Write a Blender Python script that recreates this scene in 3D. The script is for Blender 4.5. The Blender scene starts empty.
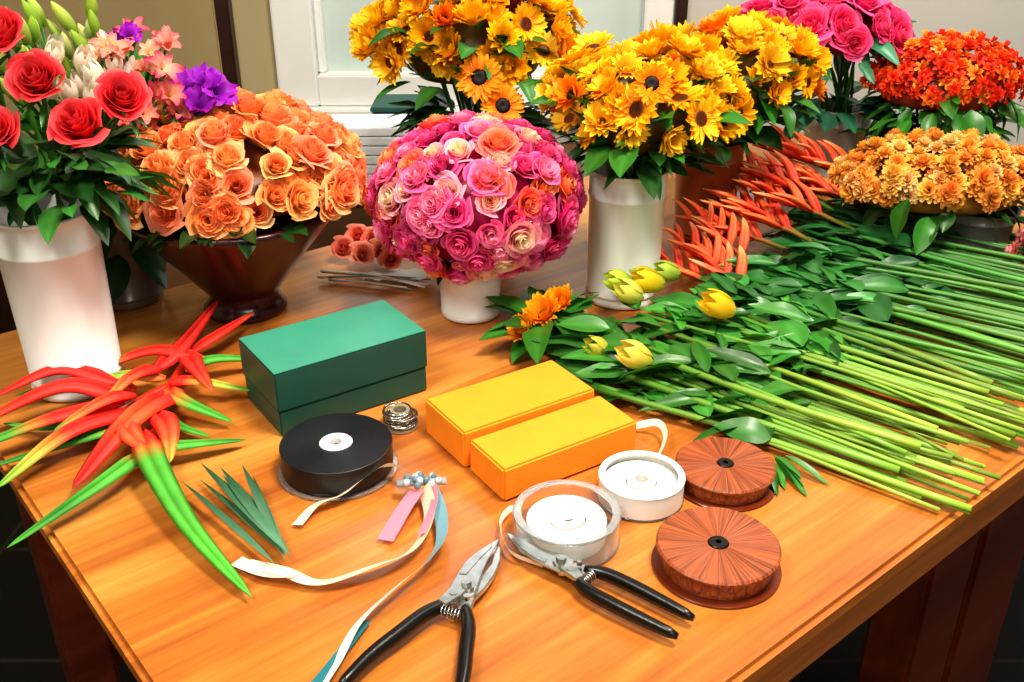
import bpy, bmesh, math, random
import numpy as np
from mathutils import Vector, Matrix
R=random.Random(7)
TT=0.75   # table top height
def lin(h):
    h=h.lstrip('#'); v=[int(h[i:i+2],16)/255 for i in (0,2,4)]
    return np.array([c/12.92 if c<=.04045 else ((c+.055)/1.055)**2.4 for c in v])
# ------------------------------------------------------------------ materials
def newmat(name):
    m=bpy.data.materials.new(name); m.use_nodes=True
    nt=m.node_tree; b=nt.nodes['Principled BSDF']; return m,nt,b
def N(nt,t,**k):
    n=nt.nodes.new(t)
    for a,v in k.items(): setattr(n,a,v)
    return n
def mat_vc(name,rough=.5,transl=0.0,noise=.15,nscale=60,bump=0,spec=.4,coat=0):
    m,nt,b=newmat(name); L=nt.links
    at=N(nt,'ShaderNodeAttribute',attribute_name='Col')
    tc=N(nt,'ShaderNodeTexCoord'); nz=N(nt,'ShaderNodeTexNoise'); nz.inputs['Scale'].default_value=nscale
    L.new(tc.outputs['Object'],nz.inputs['Vector'])
    mr=N(nt,'ShaderNodeMapRange'); mr.inputs[3].default_value=1-noise; mr.inputs[4].default_value=1+noise
    L.new(nz.outputs[0],mr.inputs[0])
    vm=N(nt,'ShaderNodeVectorMath',operation='SCALE'); L.new(at.outputs['Color'],vm.inputs[0]); L.new(mr.outputs[0],vm.inputs['Scale'])
    L.new(vm.outputs[0],b.inputs['Base Color'])
    b.inputs['Roughness'].default_value=rough; b.inputs['Specular IOR Level'].default_value=spec
    b.inputs['Coat Weight'].default_value=coat
    if bump:
        bp=N(nt,'ShaderNodeBump'); bp.inputs['Strength'].default_value=bump; bp.inputs['Distance'].default_value=.002
        L.new(nz.outputs[0],bp.inputs['Height']); L.new(bp.outputs[0],b.inputs['Normal'])
    if transl:
        tr=N(nt,'ShaderNodeBsdfTranslucent'); mx=N(nt,'ShaderNodeMixShader'); mx.inputs[0].default_value=transl
        L.new(vm.outputs[0],tr.inputs[0]); L.new(b.outputs[0],mx.inputs[1]); L.new(tr.outputs[0],mx.inputs[2])
        L.new(mx.outputs[0],nt.nodes['Material Output'].inputs[0])
    return m
def mat_p(name,col,rough=.5,metal=0,bump=0,bscale=200,noise=.08,nscale=20,trans=0,coat=0,spec=.5):
    m,nt,b=newmat(name); L=nt.links
    c=lin(col) if isinstance(col,str) else np.array(col)
    tc=N(nt,'ShaderNodeTexCoord'); nz=N(nt,'ShaderNodeTexNoise'); nz.inputs['Scale'].default_value=nscale; nz.inputs['Detail'].default_value=5
    L.new(tc.outputs['Object'],nz.inputs['Vector'])
    cr=N(nt,'ShaderNodeValToRGB'); cr.color_ramp.elements[0].position=.3; cr.color_ramp.elements[1].position=.7
    cr.color_ramp.elements[0].color=(*np.clip(c*(1-noise),0,1),1); cr.color_ramp.elements[1].color=(*np.clip(c*(1+noise),0,1),1)
    L.new(nz.outputs[0],cr.inputs[0]); L.new(cr.outputs[0],b.inputs['Base Color'])
    b.inputs['Roughness'].default_value=rough; b.inputs['Metallic'].default_value=metal
    b.inputs['Transmission Weight'].default_value=trans; b.inputs['Coat Weight'].default_value=coat; b.inputs['Specular IOR Level'].default_value=spec
    if bump:
        n2=N(nt,'ShaderNodeTexNoise'); n2.inputs['Scale'].default_value=bscale; L.new(tc.outputs['Object'],n2.inputs['Vector'])
        bp=N(nt,'ShaderNodeBump'); bp.inputs['Strength'].default_value=bump; bp.inputs['Distance'].default_value=.002
        L.new(n2.outputs[0],bp.inputs['Height']); L.new(bp.outputs[0],b.inputs['Normal'])
    return m
def mat_wood(name,c1,c2,c3,rough=.25,coat=.4,plank=.14,spec=.5):
    m,nt,b=newmat(name); L=nt.links
    tc=N(nt,'ShaderNodeTexCoord')
    mp=N(nt,'ShaderNodeMapping'); mp.inputs['Scale'].default_value=(1.2,9,9); L.new(tc.outputs['Object'],mp.inputs[0])
    n1=N(nt,'ShaderNodeTexNoise'); n1.inputs['Scale'].default_value=1.6; n1.inputs['Detail'].default_value=6; n1.inputs['Distortion'].default_value=.8
    L.new(mp.outputs[0],n1.inputs[0])
    mp2=N(nt,'ShaderNodeMapping'); mp2.inputs['Scale'].default_value=(4,160,160); L.new(tc.outputs['Object'],mp2.inputs[0])
    n2=N(nt,'ShaderNodeTexNoise'); n2.inputs['Scale'].default_value=1; n2.inputs['Detail'].default_value=3; L.new(mp2.outputs[0],n2.inputs[0])
    sx=N(nt,'ShaderNodeSeparateXYZ'); L.new(tc.outputs['Object'],sx.inputs[0])
    dv=N(nt,'ShaderNodeMath',operation='DIVIDE'); L.new(sx.outputs[1],dv.inputs[0]); dv.inputs[1].default_value=plank
    fl=N(nt,'ShaderNodeMath',operation='FLOOR'); L.new(dv.outputs[0],fl.inputs[0])
    wn=N(nt,'ShaderNodeTexWhiteNoise',noise_dimensions='1D'); L.new(fl.outputs[0],wn.inputs['W'])
    a1=N(nt,'ShaderNodeMath',operation='MULTIPLY_ADD'); L.new(n2.outputs[0],a1.inputs[0]); a1.inputs[1].default_value=.28; L.new(n1.outputs[0],a1.inputs[2])
    a2=N(nt,'ShaderNodeMath',operation='MULTIPLY_ADD'); L.new(wn.outputs[0],a2.inputs[0]); a2.inputs[1].default_value=.12; L.new(a1.outputs[0],a2.inputs[2])
    cr=N(nt,'ShaderNodeValToRGB'); e=cr.color_ramp.elements; e[0].position=.42; e[1].position=.95
    e[0].color=(*lin(c1),1); e[1].color=(*lin(c3),1); k=e.new(.68); k.color=(*lin(c2),1)
    L.new(a2.outputs[0],cr.inputs[0]); L.new(cr.outputs[0],b.inputs['Base Color'])
    b.inputs['Roughness'].default_value=rough; b.inputs['Coat Weight'].default_value=coat; b.inputs['Coat Roughness'].default_value=.16; b.inputs['Specular IOR Level'].default_value=spec
    bp=N(nt,'ShaderNodeBump'); bp.inputs['Strength'].default_value=.08; bp.inputs['Distance'].default_value=.001
    L.new(n2.outputs[0],bp.inputs['Height']); L.new(bp.outputs[0],b.inputs['Normal'])
    return m
M_petal=mat_vc('petal_mat',rough=.5,transl=.32,noise=.10,nscale=90,spec=.3)
M_leaf=mat_vc('leaf_mat',rough=.36,transl=.15,noise=.25,nscale=50,spec=.5)
M_stem=mat_vc('stem_mat',rough=.4,noise=.2,nscale=40)
M_bract=mat_vc('bract_mat',rough=.5,transl=.1,noise=.25,nscale=45,spec=.28,bump=.35)
M_cera=mat_vc('vase_mat',rough=.3,noise=.03,nscale=8,coat=.2)
M_plas=mat_vc('plastic_mat',rough=.35,noise=.04,nscale=30)
M_rib=mat_vc('ribbon_mat',rough=.35,transl=.15,noise=.05,nscale=200)
M_steel=mat_p('steel_mat','#b8b8b4',rough=.25,metal=1,noise=.2,nscale=60)
M_black=mat_p('black_grip_mat','#0c0c0c',rough=.3,bump=.1,noise=.2)
# ------------------------------------------------------------------ geometry accumulator
class Acc:
    def __init__(s): s.V=[];s.F=[];s.C=[];s.n=0
    def add(s,V,F,C):
        V=np.asarray(V,float)
        C=np.asarray(C,float)
        if C.ndim==1: C=np.tile(C,(len(V),1))
        s.V.append(V); s.C.append(C)
        n=s.n
        s.F.extend([tuple(i+n for i in f) for f in F]); s.n+=len(V)
    def inst(s,T,pos,Rm,sc,cf):
        V=T['V']*np.asarray(sc)
        V=V@np.array(Rm).T+np.array(pos)
        s.add(V,T['F'],cf(T['A']) if callable(cf) else cf)
    def floor(s,zmin):
        for arr in s.V: arr[:,2]=np.maximum(arr[:,2],zmin)
    def obj(s,name,mat,parent=None,smooth=True,auto=False):
        me=bpy.data.meshes.new(name)
        V=np.vstack(s.V); C=np.clip(np.vstack(s.C),0,1)
        me.from_pydata(V.tolist(),[],s.F); 
        at=me.attributes.new('Col','FLOAT_COLOR','POINT')
        at.data.foreach_set('color',np.hstack([C,np.ones((len(C),1))]).astype(np.float32).ravel())
        if smooth:
            me.polygons.foreach_set('use_smooth',[True]*len(me.polygons))
        me.materials.append(mat); me.update()
        o=bpy.data.objects.new(name,me); bpy.context.collection.objects.link(o)
        if auto:
            md=o.modifiers.new('es','EDGE_SPLIT'); md.split_angle=math.radians(35)
        if parent: setp(o,parent)
        return o
def setp(o,p):
    o.parent=p; o.matrix_parent_inverse=Matrix.Translation(p.location).inverted()
def empty(name,loc):
    e=bpy.data.objects.new(name,None); e.empty_display_size=.02; e.location=loc
    bpy.context.collection.objects.link(e); return e
def frame(d,up=(0,0,1),spin=0):
    """columns: X,Y,Z with Z=d"""
    z=Vector(d).normalized(); u=Vector(up)
    if abs(z.dot(u.normalized()))>.97: u=Vector((1,0,0))
    x=u.cross(z).normalized(); y=z.cross(x)
    m=Matrix((x,y,z)).transposed()
    return np.array(m@Matrix.Rotation(spin,3,'Z'))
def gridT(nu,nv,fn,q=0):
    V=[];A=[];F=[]
    for j in range(nv):
        t=j/(nv-1)
        for i in range(nu):
            s=-1+2*i/(nu-1); V.append(fn(s,t)); A.append((q,t,s))
    for j in range(nv-1):
        for i in range(nu-1):
            a=j*nu+i; F.append((a,a+1,a+1+nu,a+nu))
    return V,F,A
def merge(parts):
    V=[];F=[];A=[];n=0
    for v,f,a in parts:
        V+=list(v);A+=list(a);F+=[tuple(i+n for i in k) for k in f]; n+=len(v)
    return dict(V=np.array(V,float),F=F,A=np.array(A,float))
# ---- flower templates (unit radius, opening toward +Z)
def rose_T(n=20,seed=0,nu=7,nv=6,openn=1.0,tall=1.0):
    r=random.Random(seed); parts=[]
    for i in range(n):
        q=i/(n-1); a0=i*2.4+r.uniform(-.2,.2); w=1.5-.72*q; ph=r.uniform(0,6); fl=r.uniform(.6,1.3)
        def fn(s,t,q=q,a0=a0,w=w,ph=ph,fl=fl):
            taper=.45+.55*math.sin(min(1,t*1.3)*math.pi/2)
            a=a0+s*w*taper
            rr=.06+(.09+.60*q*openn)*math.sin(t*math.pi/2)**.7+.24*q*t**4*openn*fl
            rr*=1+.08*s+(.03+.05*q*t*t)*math.sin(4*a+ph)
            z=tall*(1.0*(1-.16*q)*t*(1-.14*abs(s)**3)-.24*q*t**5*fl)+.03*math.sin(5*a+ph)*t
            return (rr*math.cos(a),rr*math.sin(a),z-.35)
        parts.append(gridT(nu,nv,fn,q))
    return merge(parts)
def sun_T(raise_=.2,seed=0,rows=2,n=17,disc=.34,pw=.13):
    r=random.Random(seed); parts=[]
    def dfn(s,t):
        a=s*math.pi; rr=disc*math.sin(t*math.pi/2)
        return (rr*math.cos(a),rr*math.sin(a),.12*math.cos(t*math.pi/2)-.05*math.exp(-(t*4)**2)+.015*((int((s+1)*9)+int(t*7))%2))
    parts.append(gridT(19,7,dfn,-1))
    for k in range(rows):
        for i in range(n):
            a0=(i+.5*k)*2*math.pi/n+r.uniform(-.1,.1); el=raise_+k*.22+r.uniform(-.18,.18); ln=(1-disc)*r.uniform(.85,1.12); w=pw*r.uniform(.85,1.2); tw=r.uniform(-.4,.4)
            def fn(s,t,a0=a0,el=el,ln=ln,w=w,tw=tw):
                d=disc*.85+ln*t*math.cos(el); wd=w*math.sin(math.pi*min(.98,(t*.9+.08)))**.7*s
                z=ln*t*math.sin(el)-.12*t*t+.06*abs(s)**2+wd*tw*t
                return (d*math.cos(a0)-wd*math.sin(a0),d*math.sin(a0)+wd*math.cos(a0),z)
            parts.append(gridT(3,5,fn,.3+.7*r.random()))
    return merge(parts)
def pom_T(seed=0,rows=4,n=9):
    r=random.Random(seed); parts=[]
    for k in range(rows):
        q=k/(rows-1)
        for i in range(n-2*(k==0)):
            a0=(i+.5*k)*2*math.pi/n+r.uniform(-.15,.15); el=.15+ (1-q)*1.1
            def fn(s,t,a0=a0,el=el,q=q):
                d=.08+.9*t*math.cos(el)*(.6+.4*q); wd=(.24)*math.sin(math.pi*min(.85,t*.75+.12))*s
                z=.75*t*math.sin(el)-.15*q*t*t+.1*s*s
                return (d*math.cos(a0)-wd*math.sin(a0),d*math.sin(a0)+wd*math.cos(a0),z)
            parts.append(gridT(3,4,fn,q))
    return merge(parts)
def lily_T(seed=0,n=6,op=.8,w0=.30,ruf=0.0):
    r=random.Random(seed); parts=[]
    for i in range(n):
        a0=i*2*math.pi/n+r.uniform(-.12,.12); ww=w0*(1 if i%2 else .8); ll=r.uniform(.85,1.1); ph=r.uniform(0,6)
        def fn(s,t,a0=a0,ww=ww,ll=ll,ph=ph):
            d=.08+.9*op*ll*t**1.6; wd=ww*math.sin(math.pi*min(.90,t*.76+.12))*s
            z=ll*(1.0*t-.55*op*t**3)+.16*s*s*t+ruf*math.sin(9*t+4*s+ph)*abs(s)
            return (d*math.cos(a0)-wd*math.sin(a0),d*math.sin(a0)+wd*math.cos(a0),z-.3)
        parts.append(gridT(5,8,fn,i/n))
    return merge(parts)
def bud_T():
    def fn(s,t):
        a=s*math.pi; rr=.34*math.sin(math.pi*min(.985,t*.93+.05))**.8*(1+.07*math.cos(3*a))
        return (rr*math.cos(a),rr*math.sin(a),2*t-.6)
    return merge([gridT(13,9,fn,.5)])
def tulip_T(seed=0):
    """closed tulip: six overlapping cupped petals"""
    parts=[]
    for i in range(6):
        a0=i*math.pi/3; k=i%2
        def fn(s,t,a0=a0,k=k):
            a=a0+s*.75*math.sin(math.pi*min(.93,t*.8+.13)); rr=(.10+.36*math.sin(math.pi*min(.93,t*.72+.10))**.8)*(1+.08*k)
            return (rr*math.cos(a),rr*math.sin(a),1.45*t*(1-.06*s*s)-.4)
        parts.append(gridT(5,8,fn,.5))
    return merge(parts)
def leaf_T(w=.2,droop=.3,fold=.25,wav=0.0,seed=0):
    """leaf along +Z (length 1), face normal +Y"""
    def fn(s,t):
        wd=w*math.sin(math.pi*min(.995,t**.85))**.8*s
        y=fold*abs(wd)-droop*t*t+wav*math.sin(t*12+seed)*abs(s)
        return (wd,y,t)
    return merge([gridT(5,9,fn,.5)])
ROSES=[rose_T(seed=i,openn=.9+.12*i) for i in range(3)]
CUPS=[rose_T(seed=i+5,openn=.78+.1*i,tall=1.25) for i in range(3)]
SUNF=[sun_T(.15,0),sun_T(.45,1),sun_T(.3,2)]
SUNC=[sun_T(.95,3,disc=.22,rows=3),sun_T(.75,4,disc=.25,rows=3),sun_T(.6,8,disc=.2,rows=3,pw=.16)]
POM=[pom_T(0),pom_T(1)]
SMALL=[pom_T(5,rows=2,n=7),pom_T(6,rows=3,n=6)]
LILY=[lily_T(0),lily_T(1,op=1.0,ruf=.05),lily_T(2,op=.55)]
IRIS=[lily_T(7,op=.9,w0=.42,ruf=.12),lily_T(9,op=.6,w0=.45,ruf=.12)]
BUD=bud_T(); TULIP=tulip_T()
LEAF=[leaf_T(.2,.25),leaf_T(.24,.45,.3,.015,1),leaf_T(.17,.1,.35,.02,2),leaf_T(.28,.3,.2,.02,3)]
LEAFN=[leaf_T(.09,.2,.4),leaf_T(.11,.35,.4,.01,2),leaf_T(.13,.15,.35,.015,4)]
def J(c,v=.12,h=.06):
    k=1+R.uniform(-v,v); return np.clip(c*k*np.array([1+R.uniform(-h,h),1+R.uniform(-h,h),1+R.uniform(-h,h)]),0,1)
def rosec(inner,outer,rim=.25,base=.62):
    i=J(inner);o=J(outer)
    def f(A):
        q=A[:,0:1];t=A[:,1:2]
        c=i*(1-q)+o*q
        c=c*(base+(1-base)*np.clip(t*1.5,0,1))  # darker petal base colour, with shade for depth put into it
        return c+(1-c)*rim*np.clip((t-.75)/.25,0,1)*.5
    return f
def sunc(pet,tip,disc='#2a1608',ring='#7a3c08'):
    p=J(lin(pet),.1,.03);tp=J(lin(tip),.1,.03);d=lin(disc);g=lin(ring)
    def f(A):
        q=A[:,0:1];t=A[:,1:2]
        c=tp*(1-t)**1.3+p*(1-(1-t)**1.3)
        k=np.clip((t-.5)/.35,0,1)
        return np.where(q<0,d*(1-k)+g*k,c)
    return f
def leafc(c,mid=.35):
    b=J(c,.3,.1); m=np.clip(b*1.9+.02,0,1)
    def f(A):
        s=A[:,2:3]; k=(np.exp(-(s*4)**2)*mid)
        return b*(1-k)+m*k
    return f
def gradc(c0,c1,p=1.0):
    a=J(c0);b=J(c1)
    def f(A):
        t=A[:,1:2]**p; return a*(1-t)+b*t
    return f
def dirr(az,el): return (math.cos(el)*math.cos(az),math.cos(el)*math.sin(az),math.sin(el))
# ---- sweeps and lathes
def tube(acc,pts,rad,cols,seg=7,flat=1.0,caps=True,keel=0):
    P=[Vector(p) for p in pts]; n=len(P); V=[];C=[];F=[]
    up=Vector((0,0,1))
    for i,p in enumerate(P):
        d=(P[min(i+1,n-1)]-P[max(i-1,0)]).normalized()
        x=up.cross(d)
        if x.length<.05: x=Vector((1,0,0))
        x.normalize(); y=d.cross(x)
        r=rad[i] if hasattr(rad,'__len__') else rad
        c=cols[i] if (hasattr(cols,'__len__') and hasattr(cols[0],'__len__')) else cols
        for k in range(seg):
            a=2*math.pi*k/seg
            cx=math.cos(a);cy=math.sin(a); c2=np.array(c)
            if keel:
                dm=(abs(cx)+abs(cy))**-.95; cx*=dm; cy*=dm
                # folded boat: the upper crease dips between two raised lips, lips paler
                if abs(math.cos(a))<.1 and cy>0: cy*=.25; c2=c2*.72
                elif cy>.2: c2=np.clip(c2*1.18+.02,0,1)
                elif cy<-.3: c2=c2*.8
            V.append(p+x*(cx*r)+y*(cy*r*flat)); C.append(c2)
    for i in range(n-1):
        for k in range(seg):
            a=i*seg+k;b=i*seg+(k+1)%seg; F.append((a,b,b+seg,a+seg))
    if caps:
        F.append(tuple(range(seg-1,-1,-1))); F.append(tuple(range((n-1)*seg,n*seg)))
    acc.add([tuple(v) for v in V],F,C)
def spline(pts,n=16):
    P=[np.array(p,float) for p in pts]; P=[2*P[0]-P[1]]+P+[2*P[-1]-P[-2]]; out=[]
    m=len(P)-3
    for i in range(n):
        u=i/(n-1)*m; k=min(int(u),m-1); t=u-k
        a,b,c,d=P[k:k+4]
        out.append(.5*((2*b)+(-a+c)*t+(2*a-5*b+4*c-d)*t*t+(-a+3*b-3*c+d)*t**3))
    return out
def lathe(acc,x,y,prof,col,seg=48,cols=None,wob=0):
    V=[];C=[];F=[]
    for j,(r,z) in enumerate(prof):
        for k in range(seg):
            a=2*math.pi*k/seg; rr=r*(1+wob*math.cos(a*12))
            V.append((x+rr*math.cos(a),y+rr*math.sin(a),z)); C.append(cols[j] if cols else col)
    for j in range(len(prof)-1):
        for k in range(seg):
            a=j*seg+k;b=j*seg+(k+1)%seg; F.append((a,b,b+seg,a+seg))
    F.append(tuple(range(seg-1,-1,-1)));F.append(tuple(range((len(prof)-1)*seg,len(prof)*seg)))
    acc.add(V,F,C)
def ellipsoid(acc,c,s,col,zc=-1):
    V=[];F=[];nu=24;nv=14
    for j in range(nv+1):
        ph=-math.pi/2+math.pi*j/nv
        for i in range(nu):
            a=2*math.pi*i/nu; V.append((c[0]+s[0]*math.cos(ph)*math.cos(a),c[1]+s[1]*math.cos(ph)*math.sin(a),c[2]+s[2]*max(zc,math.sin(ph))))
    for j in range(nv):
        for i in range(nu): F.append((j*nu+i,j*nu+(i+1)%nu,(j+1)*nu+(i+1)%nu,(j+1)*nu+i))
    acc.add(V,F,col)
def dome(acc,c,semi,n,T,size,cf,zmin=-.1,jit=.25,up=0.0,off=.012,sj=(.82,1.15)):
    g=math.pi*(3-5**.5)
    for i in range(n):
        z=1-(1-zmin)*(i+.5)/n; r=math.sqrt(max(0,1-z*z)); a=g*i+R.uniform(-.15,.15)
        d=Vector((r*math.cos(a),r*math.sin(a),z))
        p=(c[0]+semi[0]*d.x,c[1]+semi[1]*d.y,c[2]+semi[2]*d.z)
        nn=Vector((d.x/semi[0],d.y/semi[1],d.z/semi[2])).normalized()
        nn=(nn+Vector((R.uniform(-jit,jit),R.uniform(-jit,jit),R.uniform(-jit,jit)+up))).normalized()
        o=R.uniform(-off,off); p=(p[0]+nn.x*o,p[1]+nn.y*o,p[2]+nn.z*o)
        t=T[R.randrange(len(T))]; sz=size*R.uniform(*sj)
        acc.inst(t,p,frame(nn,spin=R.uniform(0,6)),(sz,sz,sz),cf())
def leaves(acc,c,rad,n,ln,col,el=(-.6,.4),T=LEAF,zj=.02,az=(0,6.283),fr=(.4,1)):
    for i in range(n):
        a=R.uniform(*az); e=R.uniform(*el); d=dirr(a,e)
        rr=rad*R.uniform(*fr)
        p=(c[0]+rr*math.cos(a),c[1]+rr*math.sin(a),c[2]+R.uniform(-zj,zj))
        l=ln*R.uniform(.7,1.25)
        up=Vector((R.uniform(-.4,.4),R.uniform(-.4,.4),1))
        z=Vector(d).normalized(); x=up.cross(z).normalized(); y=z.cross(x)   # y ~ up
        m=np.array(Matrix((x,y,z)).transposed())
        acc.inst(T[R.randrange(len(T))],p,m,(l,l,l),leafc(col))
def box(name,cx,cy,z0,sx,sy,sz,rot,mat,parent=None,bev=.002):
    bm=bmesh.new(); bmesh.ops.create_cube(bm,size=1)
    for v in bm.verts: v.co=Vector((v.co.x*sx,v.co.y*sy,(v.co.z+.5)*sz))
    if bev: bmesh.ops.bevel(bm,geom=bm.edges[:],offset=bev,segments=2,affect='EDGES')
    me=bpy.data.meshes.new(name); bm.to_mesh(me); bm.free(); me.materials.append(mat)
    o=bpy.data.objects.new(name,me); bpy.context.collection.objects.link(o)
    o.location=(cx,cy,z0); o.rotation_euler=(0,0,rot)
    if parent: setp(o,parent)
    return o
G_D=lin('#1b4016'); G_M=lin('#2f6a20'); G_L=lin('#5c9a2e'); G_Y=lin('#a9c83c'); G_B=lin('#2f6a4c')
# ------------------------------------------------------------------ room
M_wall=mat_p('wall_mat','#bdbcb6',rough=.9,noise=.03,nscale=3,bump=.1,bscale=80)
M_wallL=mat_p('wall_plaster_mat','#aca07c',rough=.9,noise=.04,nscale=3)
M_white=mat_p('white_trim_mat','#dcdedb',rough=.5,noise=.02)
M_dwood=mat_wood('dark_wood_mat','#1d0c07','#2c130a','#3a1b0f',rough=.4,coat=.1)
def floor_mat():
    m,nt,b=newmat('floor_tile_mat'); L=nt.links
    tc=N(nt,'ShaderNodeTexCoord'); br=N(nt,'ShaderNodeTexBrick'); L.new(tc.outputs['Object'],br.inputs[0])
    br.offset=0; br.inputs['Scale'].default_value=1; br.inputs['Brick Width'].default_value=.33; br.inputs['Row Height'].default_value=.33; br.inputs['Mortar Size'].default_value=.005
    br.inputs['Color1'].default_value=(.006,.006,.007,1); br.inputs['Color2'].default_value=(.009,.008,.008,1); br.inputs['Mortar'].default_value=(.03,.026,.022,1)
    L.new(br.outputs[0],b.inputs['Base Color']); b.inputs['Roughness'].default_value=.4; b.inputs['Specular IOR Level'].default_value=.2
    return m
def wall(name,x0,x1,y0,y1,z0,z1,mat):
    return box(name,(x0+x1)/2,(y0+y1)/2,z0,x1-x0,y1-y0,z1-z0,0,mat,bev=0)
wall('floor',-2.1,2.5,-1.3,2.8,-.05,0,floor_mat())
wall('ceiling',-2.1,2.5,-1.3,2.8,2.7,2.75,M_white)
wall('wall_left',-2.1,-2.0,-1.3,2.8,0,2.7,M_wallL)
wall('wall_right',2.4,2.5,-1.3,2.8,0,2.7,M_wall)
wall('wall_front',-2.0,2.4,-1.3,-1.2,0,2.7,M_wall)
e=empty('wall_back',(0,2.65,0))
for nm,a,b_,c,d,mt in [('panel_left',-2.0,-.58,0,2.7,M_wallL),('panel_under',-.58,.40,0,.79,M_wall),('panel_over',-.58,.40,2.1,2.7,M_wall),('panel_right',.40,2.4,0,2.7,M_wall)]:
    o=wall(nm,a,b_,2.6,2.7,c,d,mt); setp(o,e)
w=empty('window_1',(-.09,2.62,1.4))
mg,nt,b=newmat('frosted_pane_mat'); b.inputs['Roughness'].default_value=.35
b.inputs['Emission Color'].default_value=(.55,.68,.66,1); b.inputs['Emission Strength'].default_value=.12
nz=N(nt,'ShaderNodeTexNoise'); nz.inputs['Scale'].default_value=2.5; cr=N(nt,'ShaderNodeValToRGB'); cr.color_ramp.elements[0].color=(.36,.44,.38,1); cr.color_ramp.elements[1].color=(.55,.62,.60,1); nt.links.new(nz.outputs[0],cr.inputs[0]); nt.links.new(cr.outputs[0],b.inputs['Base Color'])
for nm,x0,x1,y0,y1,z0,z1,mt in [('pane',-.52,.36,2.63,2.64,.84,2.05,mg),('frame_left',-.60,-.50,2.57,2.66,.77,2.12,M_white),('frame_right',.33,.40,2.57,2.66,.77,2.12,M_white),
    ('frame_bottom',-.5,.33,2.575,2.66,.77,.85,M_white),('frame_top',-.5,.33,2.575,2.66,2.04,2.12,M_white),('sash_left',-.5,-.48,2.60,2.65,.85,2.04,M_white),('mullion',-.07,-.04,2.60,2.65,.85,2.04,M_white),('sill',-.62,.42,2.54,2.6,.745,.77,M_white)]:
    o=box(nm,(x0+x1)/2,(y0+y1)/2,z0,x1-x0,y1-y0,z1-z0,0,mt,w,bev=.004)
box('trim_1',.422,2.585,0,.028,.03,2.7,0,M_dwood,bev=.004)
d=empty('door_1',(-1.1,2.6,0))
M_door=mat_p('door_mat','#968660',rough=.6,noise=.06,nscale=4)
for nm,x0,x1,z0,z1,mt in [('leaf',-1.42,-.735,.01,2.05,M_door),('jamb_right',-.735,-.70,0,2.1,M_dwood),('jamb_left',-1.5,-1.42,0,2.1,M_dwood),('head',-1.42,-.735,2.05,2.1,M_dwood)]:
    box(nm,(x0+x1)/2,2.58,z0,x1-x0,.04,z1-z0,0,mt,d,bev=.004)
box('baseboard_back',1.4,2.59,0,1.9,.02,.1,0,M_white)
# ------------------------------------------------------------------ table (rotated in the room)
ROT=math.atan2(.638,.77); CX,CY=-.109,.380; uu=np.array([math.cos(ROT),math.sin(ROT)]); vv=np.array([-math.sin(ROT),math.cos(ROT)])
def UV(u,v): p=np.array([CX,CY])+u*uu+v*vv; return float(p[0]),float(p[1])
M_top=mat_wood('varnished_wood_mat','#8a481c','#b56f2e','#d59549',rough=.3,coat=.25,spec=.38)
M_side=mat_wood('apron_wood_mat','#9a5a2c','#bd7438','#cf8a48',rough=.35,coat=.3)
M_leg=mat_wood('leg_wood_mat','#4e190e','#662a18','#7a351f',rough=.35,coat=.3)
LU,LV=1.92,1.12
tb=empty('wooden_table',(*UV(LU/2,LV/2),0))
def tbox(nm,u0,u1,v0,v1,z0,z1,mt,bev=.003):
    x,y=UV((u0+u1)/2,(v0+v1)/2); return box(nm,x,y,z0,u1-u0,v1-v0,z1-z0,ROT,mt,tb,bev)
tbox('top',0,LU,0,LV,TT-.026,TT,M_top,.006)
tbox('apron_front',.015,LU-.015,.008,.035,TT-.075,TT-.026,M_side)
tbox('apron_back',.03,LU-.03,LV-.045,LV-.02,TT-.075,TT-.026,M_side)
tbox('apron_left',.015,.04,.035,LV-.045,TT-.075,TT-.026,M_side)
tbox('apron_right',LU-.045,LU-.02,.035,LV-.045,TT-.075,TT-.026,M_side)
for i,(u0,u1,v0,v1) in enumerate([(.86,.98,.05,.12),(.995,1.16,.05,.12),(.05,.12,LV-.12,LV-.05),(.85,.95,LV-.12,LV-.05),(LU-.12,LU-.05,.05,.12),(LU-.12,LU-.05,LV-.12,LV-.05)]):
    tbox('leg_%d'%(i+1),u0,u1,v0,v1,0,TT-.026,M_leg,.006)
tbox('stretcher',.12,LU-.12,LV-.1,LV-.07,.15,.22,M_leg)
# ------------------------------------------------------------------ vases
def white_vase(par,x,y,h,rb,rt,col='#e8ebea',nm='vase'):
    a=Acc(); c=lin(col); z=TT+.001
    P=[(rb*.9,z),(rb*1.03,z+.002),(rb*1.04,z+.008),(rb,z+.012)]
    def rr(f): return rb+(rt-rb)*f
    for f in (.07,.075,.085,.09): P.append((rr(f)*(1.02 if f in(.075,.085) else 1),z+h*f))
    for f in (.80,.805,.82,.825,.95): P.append((rr(f)*(1.02 if f in(.805,.82) else 1),z+h*f))
    P+= [(rt*1.0,z+h*.975),(rt*1.035,z+h*.98),(rt*1.04,z+h*.995),(rt*1.0,z+h),(rt*.95,z+h*.99),(rt*.93,z+h*.6),(rt*.85,z+h*.55)]
    lathe(a,x,y,P,c); return a.obj(nm,M_cera,par,auto=False)
def stems_in(acc,x,y,z0,heads,rad=.0028,col=G_M,rv=.03):
    for hx,hy,hz in heads:
        b=(x+R.uniform(-rv,rv),y+R.uniform(-rv,rv),z0)
        m=((hx*.35+b[0]*.65),(hy*.35+b[1]*.65),(hz*.5+z0*.5))
        pts=spline([b,m,(hx,hy,hz)],7); tube(acc,pts,rad,J(col),6)
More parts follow.
